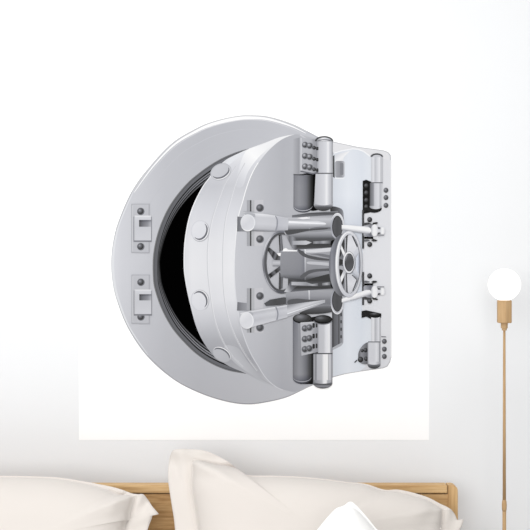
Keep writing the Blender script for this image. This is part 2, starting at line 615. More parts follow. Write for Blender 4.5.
for yy in (144.8, 155.9, 166.4):
    h.bolt(304.9, yy, 2.6, 214, 62, 130); h.bolt(309.6, yy + .9, 2.6, 214, 62, 130)
    h.bolt(314, yy + 3.0, 1.9, 120, 40); h.bolt(317.2, yy + 3.8, 1.7, 90, 34)
h.poly([(315.6, 174), (332.4, 174), (332.4, 205), (314, 205)], H(314, 332.6, PALE))
h.poly([(318.4, 141), (332.6, 141), (332.6, 173), (318.4, 173)], H(318, 332.8, PALE))
h.line([(316, 173.4), (332.8, 173.4)], 1.1, 104)
h.poly([(313.8, 203.6)] + [(332.6, 203.6)] + ell_pts(323.2, 205, 9.4, 6, 0, 16, 0, 180), V(203, 211, [(0, 200), (.3, 150), (.5, 96), (1, 58)]))
h.poly([(313.8, 202)] + [(332.6, 202)] + ell_pts(323.2, 202, 9.4, 3.4, 0, 16, 0, 180), H(314, 332.6, PALE))
h.poly([(314.9, 141.4)] + ell_pts(324, 141.2, 9.2, 5, 0, 18, -180, 0) + [(333, 141.4)], 74)
h.poly(ell_pts(324.2, 141.2, 7.6, 3.6, 0, 18, -180, 0), H(316, 332, [(0, 120), (.4, 232), (.7, 214), (1, 120)]))
h.line(ell_pts(324.4, 141.6, 6.4, 1.8, 0, 12, -165, -15), .9, 120)

h = Part('printed_hinge')
h.poly([(306, 318), (318, 316), (318, 384), (300, 384)], 30)
cyl = [(292.8, 319)] + [(311.6, 319), (311.6, 378)] + ell_pts(302.2, 378, 9.4, 6, 0, 14, 0, 180)
h.poly(cyl, M2(H(292, 312, [(0, 110), (.12, 138), (.35, 156), (.5, 148), (.7, 122), (.85, 84), (1, 60)]), V(318, 384, [(0, 220), (.2, 240), (.85, 255), (.92, 215), (1, 120)])))
h.line(ell_pts(302.2, 376.6, 9.2, 5, 0, 16, 10, 170), .9, (168, 169, 176), taper=True)
h.ell(302.2, 318.6, 9.5, 4.9, 40)
h.ell(302.2, 318.2, 8.4, 4.0, RD((300, 316.6), 9, 5, [(0, 140), (.5, 96), (1, 62)]))
h.poly([(297.8, 323.6), (301, 322.8), (301, 355), (298.6, 356)], (150, 151, 157))
h.poly([(300.4, 323), (317.8, 321.6), (317.8, 352), (301.4, 355.6)], H(300, 318, [(0, 202), (.1, 190), (.6, 190), (.75, 166), (1, 150)]))
h.line([(300.6, 323), (317.8, 321.8)], 1, (204, 205, 210))
for yy in (328.2, 338.8, 349):
    h.bolt(304.7, yy, 2.7, 176, 62, 132); h.bolt(309.2, yy - .8, 2.7, 176, 62, 132)
    h.poly(rrect(312.4, yy - 5.2, 314.8, yy - .4, 1), 56); h.poly(rrect(315.6, yy - 5.6, 317.4, yy - .8, .8), 66)
h.poly([(313, 354)] + [(332.2, 354), (332.2, 384), (313, 384)], H(312.8, 332.4, [(0, 96), (.08, 176), (.16, 130), (.22, 192), (.45, 196), (.56, 240), (.75, 246), (.8, 176), (.86, 214), (.95, 170), (1, 90)]))
h.poly([(317.8, 322)] + [(332.2, 322), (332.2, 353), (317.8, 353)], H(317.8, 332.4, [(0, 168), (.1, 196), (.4, 200), (.55, 226), (.8, 236), (.86, 184), (.95, 160), (1, 90)]))
h.line([(314, 353.5), (332.4, 353.5)], 1.2, 92)
h.poly([(313.2, 382)] + [(332.2, 382)] + ell_pts(322.7, 383.2, 9.5, 5.2, 0, 16, 0, 180), V(382, 388.6, [(0, 140), (.35, 84), (.6, 150), (1, 60)]))
h.poly([(313.2, 380)] + [(332.2, 380)] + ell_pts(322.7, 380.6, 9.5, 3, 0, 16, 0, 180), H(312.8, 332.4, CHROME))
h.ell(322.8, 319.4, 9.4, 4.4, 30)
h.ell(322.9, 318.9, 8.2, 3.2, RD((320, 317.8), 9, 4, [(0, 116), (.5, 72), (1, 48)]))
h.line(ell_pts(322.8, 320, 9.2, 4.2, 0, 16, 10, 170), 1, (120, 121, 126))

h = Part('printed_hinge')
h.poly([(362.6, 181), (366, 179.8), (371.6, 182), (372, 212), (362.6, 214)], 30)
for yy in (186, 193, 200.4, 207):
    h.ell(366.2, yy, 2.2, 2.6, RD((365.6, yy - .8), 3, 3, [(0, 118), (.5, 70), (1, 34)]), n=16)
h.poly([(369.8, 183), (382, 183), (381.4, 209), (369.6, 209)], H(369.6, 382.2, [(0, 96), (.15, 132), (.3, 150), (.38, 206), (.7, 222), (.85, 184), (.93, 214), (1, 150)]))
h.poly([(371, 157), (382.5, 157), (382.5, 182.4), (371, 182.4)], H(371, 382.6, [(0, 206), (.2, 226), (.36, 196), (.5, 214), (.75, 232), (.87, 176), (.94, 224), (1, 140)]))
h.line([(371, 182.8), (382.6, 182.8)], 1, 112)
h.poly([(363, 208), (381.4, 207.6)] + ell_pts(374, 208.6, 7.6, 4.2, 0, 14, 0, 160) + [(362.6, 213.6)], 42)
h.poly([(369.6, 206)] + [(381.4, 206)] + ell_pts(375.5, 206.6, 6, 2.6, 0, 14, 0, 180), H(369.6, 382, [(0, 150), (.4, 210), (.7, 220), (1, 150)]))
h.poly(ell_pts(376.6, 157, 6.3, 3.6, 0, 16, -180, 0), 84)
h.poly(ell_pts(376.8, 157.2, 4.6, 2.2, 0, 16, -180, 0), 206)
for yy in (190.3, 197.6, 205.4):
    h.bolt(385.8, yy, 2.4, 160, 70)

h = Part('printed_hinge')
h.poly(spline([(369, 341.6), (364, 344), (360, 348.6), (358.2, 354), (358.6, 360.4), (362, 363.8), (369, 364)], 4), H(358, 369, [(0, 96), (.3, 150), (.6, 126), (1, 90)]))
for x, yy, r in ((365.4, 350, 2.2), (360.4, 359.4, 2.8), (366, 358.6, 2.2), (362, 350.6, 1.6)):
    h.bolt(x, yy, r, 120, 36)
h.line([(354.4, 362.4), (357, 360)], 1.1, 70)
h.poly([(361.4, 311), (366, 310.2), (381, 313.4), (381, 317.6), (371, 319), (366, 316.6), (361.4, 318)], 40)
h.poly([(371, 316.4), (380.2, 316.4), (380.2, 341.4), (371, 341.4)], H(371, 380.3, [(0, 212), (.25, 230), (.45, 184), (.65, 210), (.85, 224), (1, 140)]))
h.poly([(367.4, 342.4), (380.2, 342.4), (380.2, 364.6), (367.4, 364.6)], H(367.4, 380.3, [(0, 140), (.1, 214), (.5, 212), (.7, 226), (.86, 206), (.95, 140), (1, 170)]))
h.line([(368, 341.8), (380.4, 341.8)], .9, 116)
h.poly([(367.2, 363.4)] + [(380.4, 363.4)] + ell_pts(373.8, 364.2, 6.6, 4.4, 0, 14, 0, 180), V(363, 368.6, [(0, 170), (.4, 110), (.7, 84), (1, 60)]))
h.poly([(367.4, 361.6)] + [(380.2, 361.6)] + ell_pts(373.8, 362, 6.4, 2.6, 0, 14, 0, 180), H(367.4, 380.3, [(0, 150), (.15, 216), (.6, 220), (1, 160)]))
h.ell(375, 315.2, 6.2, 2.6, 34)
h.ell(374.4, 314.2, 5.4, 1.5, RD((374, 313.4), 6, 2, [(0, 112), (.6, 66), (1, 40)]))
h.line([(381, 336.4), (386, 336.8)], .8, 120)
for yy in (341.2, 349, 356.3):
    h.bolt(384.2, yy, 2.4, 150, 72)

# --- back hand wheel
hw = Part('printed_hand_wheel')
C0 = (281, 262)
hw.ring(C0[0] + .8, C0[1] + .5, (18.2, 31.2), (15.2, 28), 100)
hw.poly([(272.6, 259.4), (281, 259.4), (281, 266.4), (272.6, 266.2)], V(259, 266.4, [(0, 150), (.2, 176), (.5, 200), (.7, 186), (1, 128)]))
hw.poly([(278.6, 235), (281.6, 234), (283, 250), (279.6, 253)], H(278.6, 283, [(0, 70), (.3, 60), (.6, 116), (1, 70)]))
hw.line([(280.6, 236), (281.2, 250)], 1, 132)
hw.poly([(267, 249.4), (269.4, 247.4), (281, 257), (280, 260.4), (274, 260)], G((268, 252), (280, 256), [(0, 56), (.3, 104), (.45, 44), (.65, 120), (.8, 60), (1, 104)]))
hw.poly([(268, 274.6), (270, 278.4), (280.6, 270), (280, 266)], G((268, 276), (280, 268), [(0, 96), (.2, 34), (.5, 112), (.65, 54), (1, 100)]))
hw.poly([(279.2, 272), (282.8, 276), (282.4, 288), (278.6, 290)], H(278.6, 283, [(0, 96), (.35, 62), (.65, 112), (1, 76)]))
hw.ring(C0[0], C0[1], (18.6, 31), (16.8, 29.2), M2(V(231, 293, [(0, 140), (.15, 200), (.4, 140), (.6, 122), (.8, 132), (1, 104)]), H(262, 300, [(0, 255), (.5, 220), (1, 200)])))
hw.ring(C0[0] + .5, C0[1], (17.2, 29.6), (15.4, 27.8), H(263, 300, [(0, 96), (.3, 84), (.6, 92), (1, 100)]))
hw.line(ell_pts(C0[0], C0[1], 18.2, 30.6, 0, 24, 185, 245), .9, (208, 209, 214), taper=True)
hw.line(ell_pts(C0[0], C0[1], 17.8, 30.2, 0, 24, 105, 160), .9, (176, 177, 184), taper=True)

# --- things between the bars behind the shaft
bk = Part('printed_shaft_housing')
bk.poly([(289, 236), (338, 234), (338, 248), (297, 250), (292, 246)], V(236, 250, [(0, 120), (.2, 92), (.55, 70), (.8, 74), (1, 110)]))
bk.poly([(284, 232), (296, 236), (297, 251), (292, 248)], G((285, 240), (296, 240), [(0, 186), (.4, 110), (.7, 150), (1, 96)]))
bk.poly([(292.4, 241), (306, 240.6), (312, 242.6), (306, 244.8), (292.6, 244.8)], H(292, 312, [(0, 168), (.5, 190), (.85, 204), (1, 150)]))
bk.poly([(313, 241.4), (331, 240.4), (331, 243.6), (313, 243.8)], H(312, 331, [(0, 108), (.2, 156), (.4, 132), (.6, 168), (1, 88)]))
bk.ell(333.4, 243.6, 3, 3.6, 22)
bk = Part('printed_shaft_housing')
bk.poly([(288, 277), (338, 277), (338, 291), (288, 292)], V(277, 292, [(0, 120), (.2, 74), (.5, 84), (.72, 66), (1, 120)]))
bk.poly([(284, 292), (291, 281), (297, 278), (297, 286), (290, 292)], G((285, 288), (297, 282), [(0, 200), (.4, 120), (.65, 92), (1, 80)]))
bk.poly([(291.4, 281.8), (306, 282), (312, 284), (318, 283.2), (318, 286), (306, 285.6), (291.4, 285.2)], H(291, 318, [(0, 190), (.4, 172), (.6, 150), (.8, 176), (1, 110)]))
bk.poly([(322, 283), (331, 282), (331, 285), (322, 285.4)], H(320, 331, [(0, 84), (.6, 176), (1, 70)]))
bk.ell(333.4, 284.6, 3, 3.6, 22)

# --- shaft: the big central cylinder
sh = Part('printed_wheel_shaft')
sh.poly([(280.2, 250.8), (338, 247), (341, 262), (338, 280), (300, 280.4), (280.4, 277)], M2(V(247, 281, [(0, 120), (.08, 196), (.16, 168), (.4, 160), (.62, 152), (.82, 140), (.92, 96), (1, 60)]),
    H(280, 341, [(0, 236), (.38, 240), (.42, 255), (.6, 250), (.75, 255), (1, 244)])))
sh.poly([(280.4, 251.6), (304.4, 250.6), (304.4, 279.6), (280.4, 277)], M2(V(250, 280, [(0, 152), (.3, 150), (.6, 146), (.8, 140), (.93, 104), (1, 84)]), H(280, 304.6, [(0, 255), (.5, 252), (.85, 246), (1, 224)])))
sh.poly([(282.4, 251.4), (283.4, 248.8), (286, 248), (288, 249.6), (296.6, 250.4), (297, 251.4)], (250, 250, 251))
sh.poly([(276.8, 253.4), (281, 252.8), (280.4, 256.2), (278.6, 255.8)], (242, 242, 244))
sh.line([(305.2, 249.4), (305.2, 280)], 1.5, V(249, 280, [(0, 236), (.2, 206), (.7, 170), (1, 104)]))
sh.poly(spline([(306, 250.6), (318, 249), (333, 247.6), (338, 250), (330, 251.4), (316, 252.6), (306, 252.4)], 4, True), (214, 215, 220))
sh.poly(spline([(298, 249.4), (303, 251.4), (307, 254.6), (320, 257.6), (333, 259.4), (333, 260.8), (318, 260.2), (305, 257.2), (299, 253)], 4, True), 92)
sh.poly(spline([(308, 261.6), (320, 262), (334, 263.4), (334, 266), (320, 265), (308, 264)], 4, True), (196, 197, 203))
sh.poly(spline([(300, 276.4), (306, 271.6), (313, 269.4), (331, 268.4), (334, 270.4), (318, 271.6), (309, 274), (303, 278.4)], 4, True), 98)
sh.poly(spline([(308, 279.6), (318, 276.6), (332, 273.6), (335, 278), (330, 281), (310, 281.4)], 4, True), 66)
sh.poly(spline([(310, 254.6), (316, 255), (324, 257), (332, 258), (332, 256), (320, 253.6)], 4, True), 126)

# --- locking bars (upper and lower): piston, taper and sleeve
def sleeve(b, top, bot, grad, ecx, ecy):
    b.poly([(286, top + 2), (300, top + .6), (337, top - 2.2), (337, bot + 1), (300, bot), (286, bot - 2)], grad)
    b.line([(309, top), (309.6, bot)], 1.2, V(top, bot, [(0, 232), (.3, 196), (.7, 160), (1, 120)]))


ub = Part('printed_locking_bar')
ub.poly([(292, 215.4), (309, 213), (338, 211), (338, 216), (292, 218.4)], V(211, 218, [(0, 150), (.3, 84), (.6, 106), (1, 130)]))
sleeve(ub, 216.8, 237.6, V(214, 239, [(0, 116), (.09, 172), (.2, 200), (.32, 186), (.5, 160), (.56, 104), (.64, 150), (.8, 158), (.9, 128), (1, 74)]), 337, 227)
ub.poly(spline([(285, 230), (291, 229.4), (310, 229), (326, 228.2), (326, 229.4), (308, 231), (294, 234), (287, 234.6)], 4, True), 84)
ub.poly(spline([(293, 235), (305, 232.6), (318, 232), (330, 231), (330, 234.6), (312, 236.6), (296, 237.6)], 4, True), V(231, 238, [(0, 176), (.4, 160), (1, 104)]))
ub.poly([(284, 217.6), (296, 217.6), (308, 219), (325, 222.6), (325, 225.4), (308, 228.8), (284, 230)], V(217.6, 230, [(0, 200), (.2, 180), (.36, 226), (.5, 208), (.7, 172), (.85, 148), (1, 100)]))
ub.poly([(289, 221), (308, 222.2), (326, 223.4), (326, 224.4), (308, 223.9), (289, 223)], (240, 241, 245))
ub.poly([(296, 218), (307, 216.8), (309, 218.6), (303, 219.4)], (236, 236, 239))
ub.poly([(243, 211.6), (250, 211.4), (276, 215.8), (288, 218.2), (288, 230.2), (276, 231), (262, 231.2), (249, 230.8)],
        M2(G((262, 212.8), (261, 231.4), [(0, 176), (.08, 230), (.25, 206), (.6, 209), (.85, 194), (.94, 164), (1, 112)]), H(243, 288, [(0, 255), (.2, 246), (.34, 254), (.72, 250), (.78, 240), (1, 246)])))
ub.poly([(243, 213.4), (248, 212.4), (255, 214), (255.6, 217.4), (247.6, 216.4)], (176, 178, 184))
ub.poly(spline([(276, 216), (277.6, 219), (278, 224), (277.2, 229), (276, 231)], 4) + [(274.8, 231), (276.4, 226), (276.6, 220), (275, 216)], (150, 152, 160))
ub.ell(247.9, 222.6, 7.4, 8.2, (226, 228, 232))
ub.ell(247.5, 222.6, 6.6, 7.5, G((242, 216), (254, 229), [(0, 228), (.5, 214), (1, 222)]))
ub.line(ell_pts(247.8, 222.8, 7.3, 8.1, 0, 20, 30, 150), 1, (244, 244, 246), taper=True)
# end cap of the sleeve
ub.ell(337.2, 226.4, 6.7, 13.2, M2(V(213, 240, [(0, 236), (.3, 206), (.6, 186), (.85, 214), (1, 130)]), H(330, 344, [(0, 220), (.5, 240), (1, 255)])))
ub.line(ell_pts(337.2, 226.4, 6.6, 13, 0, 30, -150, 20), 1.0, (228, 229, 233), taper=True)
ub.ell(337.3, 226.8, 5.3, 11, 62)
ub.ell(337.5, 227, 4.6, 10.2, H(332, 342, [(0, 96), (.5, 84), (1, 92)]))

lb = Part('printed_locking_bar')
lb.poly([(264, 303.4), (270, 299.6), (284, 297.2), (294, 298.4), (298, 302), (280, 305), (266, 306)], G((266, 302), (296, 302), [(0, 92), (.3, 80), (.7, 86), (1, 130)]))
sleeve(lb, 290.4, 311.4, V(288, 314, [(0, 124), (.1, 170), (.3, 158), (.45, 132), (.6, 128), (.75, 150), (.88, 110), (1, 74)]), 337, 300)
lb.poly(spline([(288, 300.4), (296, 298.6), (310, 299.6), (322, 300.6), (310, 302.6), (290, 305)], 4, True), 96)
lb.poly(spline([(300, 312.6), (316, 307), (330, 306), (333, 311), (322, 313.6), (304, 314)], 4, True), V(305, 314, [(0, 132), (.4, 96), (1, 60)]))
lb.poly([(284, 305.4), (300, 303), (325, 299.8), (325, 302.4), (306, 309.6), (284, 318)], G((300, 302), (304, 313), [(0, 160), (.2, 192), (.4, 214), (.65, 180), (.85, 204), (1, 230)]))
lb.poly([(286, 313.4), (306, 307), (324, 301.6), (306, 308), (286, 314.8)], (228, 230, 235))
lb.poly([(240.4, 313), (246, 311), (276, 306.8), (287, 305), (287.4, 317.2), (278, 319.8), (262, 324.2), (246, 328.4), (241.6, 322)],
        M2(G((261, 308.4), (264, 325.6), [(0, 160), (.07, 232), (.16, 198), (.35, 214), (.6, 202), (.85, 216), (.95, 232), (1, 180)]), H(240, 288, [(0, 255), (.3, 246), (.72, 252), (.78, 240), (1, 250)])))
lb.poly([(243.6, 313.4), (251, 311.6), (253.6, 313.6), (252.6, 316), (245, 316.6)], (178, 180, 186))
lb.line(spline([(275.8, 307), (277.4, 311), (277.8, 315), (276.8, 319.8)], 4), 1.3, (146, 148, 156))
lb.ell(246.8, 320.4, 7, 8.4, (232, 233, 237), rot=-8)
lb.ell(246.2, 320.2, 6.2, 7.6, G((242, 314), (252, 327), [(0, 234), (.5, 220), (1, 226)]), rot=-8)
lb.ell(337.2, 300.8, 6.7, 13.2, M2(V(287, 314, [(0, 150), (.3, 196), (.6, 200), (.85, 226), (1, 190)]), H(330, 344, [(0, 220), (.5, 240), (1, 255)])))
lb.line(ell_pts(337.2, 300.8, 6.5, 13, 0, 30, 30, 170), 1.0, (230, 231, 235), taper=True)
lb.ell(337.2, 300.5, 5.3, 11.2, 60)
lb.ell(337.4, 300.5, 4.6, 10.4, H(332, 342, [(0, 94), (.5, 84), (1, 92)]))

# --- slots and latches at the hinge side with their thin rods
def latch(s, y0, y1, b1, b2):
    p = Part('printed_bar_latch')
    f = lambda dy: 230.6 + dy if s > 0 else 291.6 - dy
    p.line([(362.9, y0), (362.9, y1)], 1.9, 70)
    for b in (b1, b2):
        p.bolt(369.5, b, 2.5, 128, 40)
    p.poly([(364, f(-7.6)), (368, f(-8.2)), (372, f(-6.4)), (373, f(-5)), (364, f(-5))], 76)
    p.poly([(371.4, f(-5.6)), (373, f(-8)), (377, f(-8.4)), (378, f(-7.4)), (374, f(-5.6))], 58)
    p.poly([(364, f(6.2)), (373, f(6.2)), (373, f(8.4)), (364, f(8.2))], 12)
    p.poly([(364, f(9)), (368, f(9)), (370, f(10)), (366, f(11)), (364, f(11))], 110)
    p.poly([(371, f(9.8)), (373, f(8.2)), (377.4, f(9.6)), (376, f(10.8)), (373, f(11))], 66)
    p.poly([(363.4, f(-4.6)), (370, f(-6.4)), (372.6, f(-6)), (372.6, f(5.8)), (370, f(6.6)), (363.4, f(5))], M2(H(363, 373, [(0, 196), (.4, 168), (.75, 128), (.9, 160), (1, 190)]), V(f(-6), f(6), [(0, 255), (.5, 240), (1, 225)])))
    p.poly([(376, f(-3.6)), (380.4, f(-3.2)), (380.4, f(3.6)), (376, f(4))], H(376, 380.4, [(0, 110), (.5, 84), (1, 140)]))
    p.ell(374.4, f(-.2), 3.6, 6, H(371, 378.4, [(0, 206), (.35, 242), (.75, 236), (1, 196)]), n=24)
    p.poly([(376.6, f(-1.5)), (380.8, f(-1.2)), (380.8, f(1.7)), (376.6, f(1.9))], H(376, 381, [(0, 226), (1, 214)]))
    p.poly(spline([(380.4, f(-3)), (384, f(-2.9)), (385, f(0)), (384, f(3.3)), (380.4, f(3.4))], 4), H(380, 385.2, [(0, 226), (.5, 246), (1, 214)]))
    p.line([(377, f(5)), (384, f(4.8))], .9, 150)
    return p


lt = latch(1, 210, 248.6, 219.7, 244.4)
lt.poly([(341.6, 225), (352, 225.4), (368, 226.8), (370.4, 228.4), (371, 231), (370, 233.2), (366, 233.9), (352, 231.6), (341.6, 229.6)],
        G((356, 225.4), (355, 232.4), [(0, 226), (.2, 247), (.55, 244), (.8, 200), (1, 150)]))
lt = latch(-1, 272, 305, 275.9, 300.9)
lt.poly([(341.6, 298.8), (354, 294), (366, 289.8), (370, 290), (371.2, 292.4), (370, 295.2), (354, 299.6), (341.6, 302.4)],
        G((355, 293.4), (357, 299.4), [(0, 232), (.3, 246), (.6, 232), (.85, 190), (1, 140)]))

# --- front hand wheel
fw = Part('printed_hand_wheel')
CX, CY = 348.6, 264
# its thick outer edge turned to the left
A = ell_pts(CX - 6.2, CY + 1.4, 13.6, 31, 0, 40, 100, 256)
B = ell_pts(CX, CY, 13.6, 33, 0, 40, 100, 256)
fw.band(A, B, M2(H(328, 346, [(0, 110), (.2, 164), (.45, 132), (.75, 104), (1, 140)]), V(232, 297, [(0, 255), (.3, 220), (.6, 235), (1, 255)])))
# what is seen through it on the left
fw.poly(ell_pts(CX - .6, CY, 10.6, 29.6, 0, 30, 98, 262), V(234, 294, [(0, 150), (.25, 96), (.45, 130), (.55, 88), (.7, 126), (1, 110)]))
for x, y, w_, h_, c in ((339.4, 252, 2, 5, 54), (340.2, 262, 3, 3, 60), (341, 268, 3.6, 2.2, 170), (340, 272.6, 3, 3.4, 52), (343, 244, 1.6, 6, 64), (342, 280, 1.8, 5, 58)):
    fw.ell(x, y, w_, h_, c, n=14)
fw.poly([(344.6, 238), (346, 238), (346, 292), (344.4, 290)], V(238, 292, [(0, 176), (.5, 198), (1, 170)]))
fw.poly([(346, 234), (348, 234), (347, 256), (345.4, 254)], 82)
fw.poly([(345.4, 273), (347.4, 274), (348, 293), (346.4, 292)], 88)
fw.poly([(347.6, 236), (350, 234.6), (352.4, 236), (357.6, 248), (352, 256), (346.6, 254.6)], V(234, 256, [(0, 214), (.5, 226), (1, 214)]))
fw.line([(352.2, 236), (357.6, 248)], 1.1, 84)
fw.line([(357.6, 248), (352.6, 254.6)], .7, 120)
fw.poly([(346.8, 274), (352, 274), (356.8, 279.6), (352.6, 291), (349.6, 293.6), (347.6, 292)], V(274, 293, [(0, 206), (.5, 222), (1, 206)]))
fw.line([(352, 275), (357, 280)], 1, 100)
fw.line([(356.8, 280), (352.6, 291)], 1.1, 96)
fw.poly([(355.6, 257), (359.6, 252), (361, 258), (361, 272), (359.4, 278), (355.4, 271)], H(354, 361.4, [(0, 224), (.45, (208, 214, 226)), (.65, (168, 172, 184)), (.9, 104), (1, 130)]))
# spokes
SP = (222, 223, 227)
fw.poly([(339.8, 246.8), (341, 244.6), (346.4, 256.4), (344.8, 260)], G((340, 250), (346, 254), [(0, 236), (.6, 246), (1, 196)]))
fw.poly([(339.4, 280), (341, 283.4), (345.6, 272), (344, 268.6)], G((340, 279), (345, 274), [(0, 238), (.5, 242), (1, 200)]))
fw.poly([(357.6, 246.4), (360.8, 249.4), (354.6, 260), (351.6, 255.6)], G((354, 251), (359, 256), [(0, 214), (.5, (204, 206, 214)), (1, 160)]))
fw.poly([(352.6, 272.4), (354.6, 268.4), (361, 276.8), (357.6, 281.4)], G((354, 277), (358, 271), [(0, 150), (.5, (196, 199, 208)), (1, 214)]))
# rim
fw.ring(CX, CY, (13.8, 33.5), (11.0, 30.0), 146, CX + .5, CY)
fw.ring(CX + .1, CY, (13.6, 33.2), (10.5, 29.6), M2(H(334.5, 362.5, [(0, 206), (.1, 230), (.2, 216), (.5, 222), (.85, 212), (1, 196)]), V(230, 298, [(0, 244), (.12, 255), (.5, 252), (.9, 248), (1, 230)])), CX + .7, CY)
fw.line(ell_pts(CX, CY, 12.3, 31.6, 0, 40, 130, 290), .9, (250, 250, 251), taper=True)
fw.line(ell_pts(CX + .6, CY, 10.5, 29.5, 0, 40, 100, 260), .7, 150, taper=True)
fw.line(ell_pts(CX + .6, CY, 10.7, 29.6, 0, 40, -70, 70), .8, 120, taper=True)
# hub
fw.ell(348.8, 262.6, 6.2, 11.2, 138)
fw.ell(348.7, 262.4, 5.8, 10.7, G((344, 254), (354, 272), [(0, 238), (.5, 214), (1, 232)]))
fw.ell(349.1, 262.4, 4.7, 9.0, 58)
fw.ell(349.2, 262.5, 4.2, 8.4, G((345, 256), (353, 270), [(0, 104), (.4, 84), (1, 96)]))
fw.line(ell_pts(349, 262.4, 3.8, 7.8, 0, 16, 185, 260), .8, 150, taper=True)

for p in PARTS:
    p.build(decal)

# ================================================================== BED
oak = lambda a, s, sc=9.0, st=.06: wood('oak', rgb((172, 133, 88), .96), rgb((202, 167, 119), .96), rgb((220, 190, 146), .96), a, sc, seed=s, stretch=st)


panel_oak = wood('oak_panel', rgb((152, 114, 72), .96), rgb((184, 146, 99), .96), rgb((205, 172, 126), .96), 0, 15, seed=5.1, stretch=.09)


def ray(px, py):
    return Vector(((px - 265) * S, D, (265 - py) * S))


def at_y(px, py, y):
    d = ray(px, py)
    return CAM + d * ((y + D) / D)


HB0, HB1 = -.105, -.138          # back and front of the headboard
hz = at_y(300, 482.4, HB0).z
hr = at_y(458.0, 500, HB1).x
hl = hr - 1.64
zj = at_y(300, 493.4, HB1).z     # joint under the top rail
xj = at_y(448, 490, HB1).x       # joint of the end stile
bed = empty('bed', ((hl + hr) / 2, HB1, 0), 'light oak bed whose plain headboard stands behind the pillows', 'bed')
bo = Vector(bed.location)


def bedpart(name, a, b, mat, bev=.003, seg=2):
    m = bmesh.new()
    add_box(m, Vector(a) - bo, Vector(b) - bo, bev, seg)
    return bm_obj(name, m, mat, bed)


bedpart('top_rail', (hl + .035, HB1, zj), (xj - .0012, HB0, hz), oak(0, 1.3, 14.), .0025)
bedpart('headboard_panel', (hl + .03, HB1 + .004, .22), (xj + .004, HB0 - .004, zj - .0028), panel_oak, .001)
# end stiles with a rounded outer top corner
for sx, x0, x1 in ((1, xj, hr), (-1, hl, hl + .035)):
    m = bmesh.new()
    r = .014
    prof = [(x0, 0), (x1, 0)]
    if sx > 0:
        prof += [(x1, hz - r)] + [(x1 - r + r * math.cos(a), hz - r + r * math.sin(a)) for a in [PI / 2 * k / 6 for k in range(1, 7)]] + [(x0, hz)]
    else:
        prof += [(x1, hz)] + [(x0 + r - r * math.sin(a), hz - r + r * math.cos(a)) for a in [PI / 2 * k / 6 for k in range(0, 6)]] + [(x0, hz - r)]
    f1 = [m.verts.new((x - bo.x, HB1 - bo.y, z)) for x, z in prof]
    f2 = [m.verts.new((x - bo.x, HB0 - bo.y, z)) for x, z in prof]
    m.faces.new(f1); m.faces.new(f2[::-1])
    for i in range(len(prof)):
        j = (i + 1) % len(prof)
        m.faces.new((f1[i], f2[i], f2[j], f1[j]))
    bmesh.ops.recalc_face_normals(m, faces=m.faces)
    es = [e for e in m.edges if abs(e.verts[0].co.y - e.verts[1].co.y) < 1e-6]
    bmesh.ops.bevel(m, geom=es, offset=.002, segments=2, affect='EDGES')
    bm_obj('end_stile', m, oak(2, 3 + sx), bed)
for x0, x1 in ((hl, hl + .03), (hr - .03, hr)):
    bedpart('side_rail', (x0, -2.12, .2), (x1, HB1 - .0005, .33), oak(1, 2 + x0))
bedpart('foot_rail', (hl + .03, -2.12, .2), (hr - .03, -2.09, .33), oak(0, 9))
for x in (hl + .02, hr - .08):
    bedpart('leg', (x, -2.08, 0), (x + .06, -2.02, .26), oak(2, x))
bedpart('slat_base', (hl + .03, -2.09, .24), (hr - .03, HB1, .27), oak(0, 4))

# mattress under a white sheet
mat_top = .52
m = bmesh.new()
add_box(m, (hl + .04, -2.07, .2705), (hr - .035, HB1 - .012, mat_top), .05, 5)
mo = bm_obj('mattress', m, fabric('white_sheet', (.80, .79, .78, 1)), None, True)
tag(mo, 'mattress in a white fitted sheet lying on the oak bed under the pillows', 'mattress')

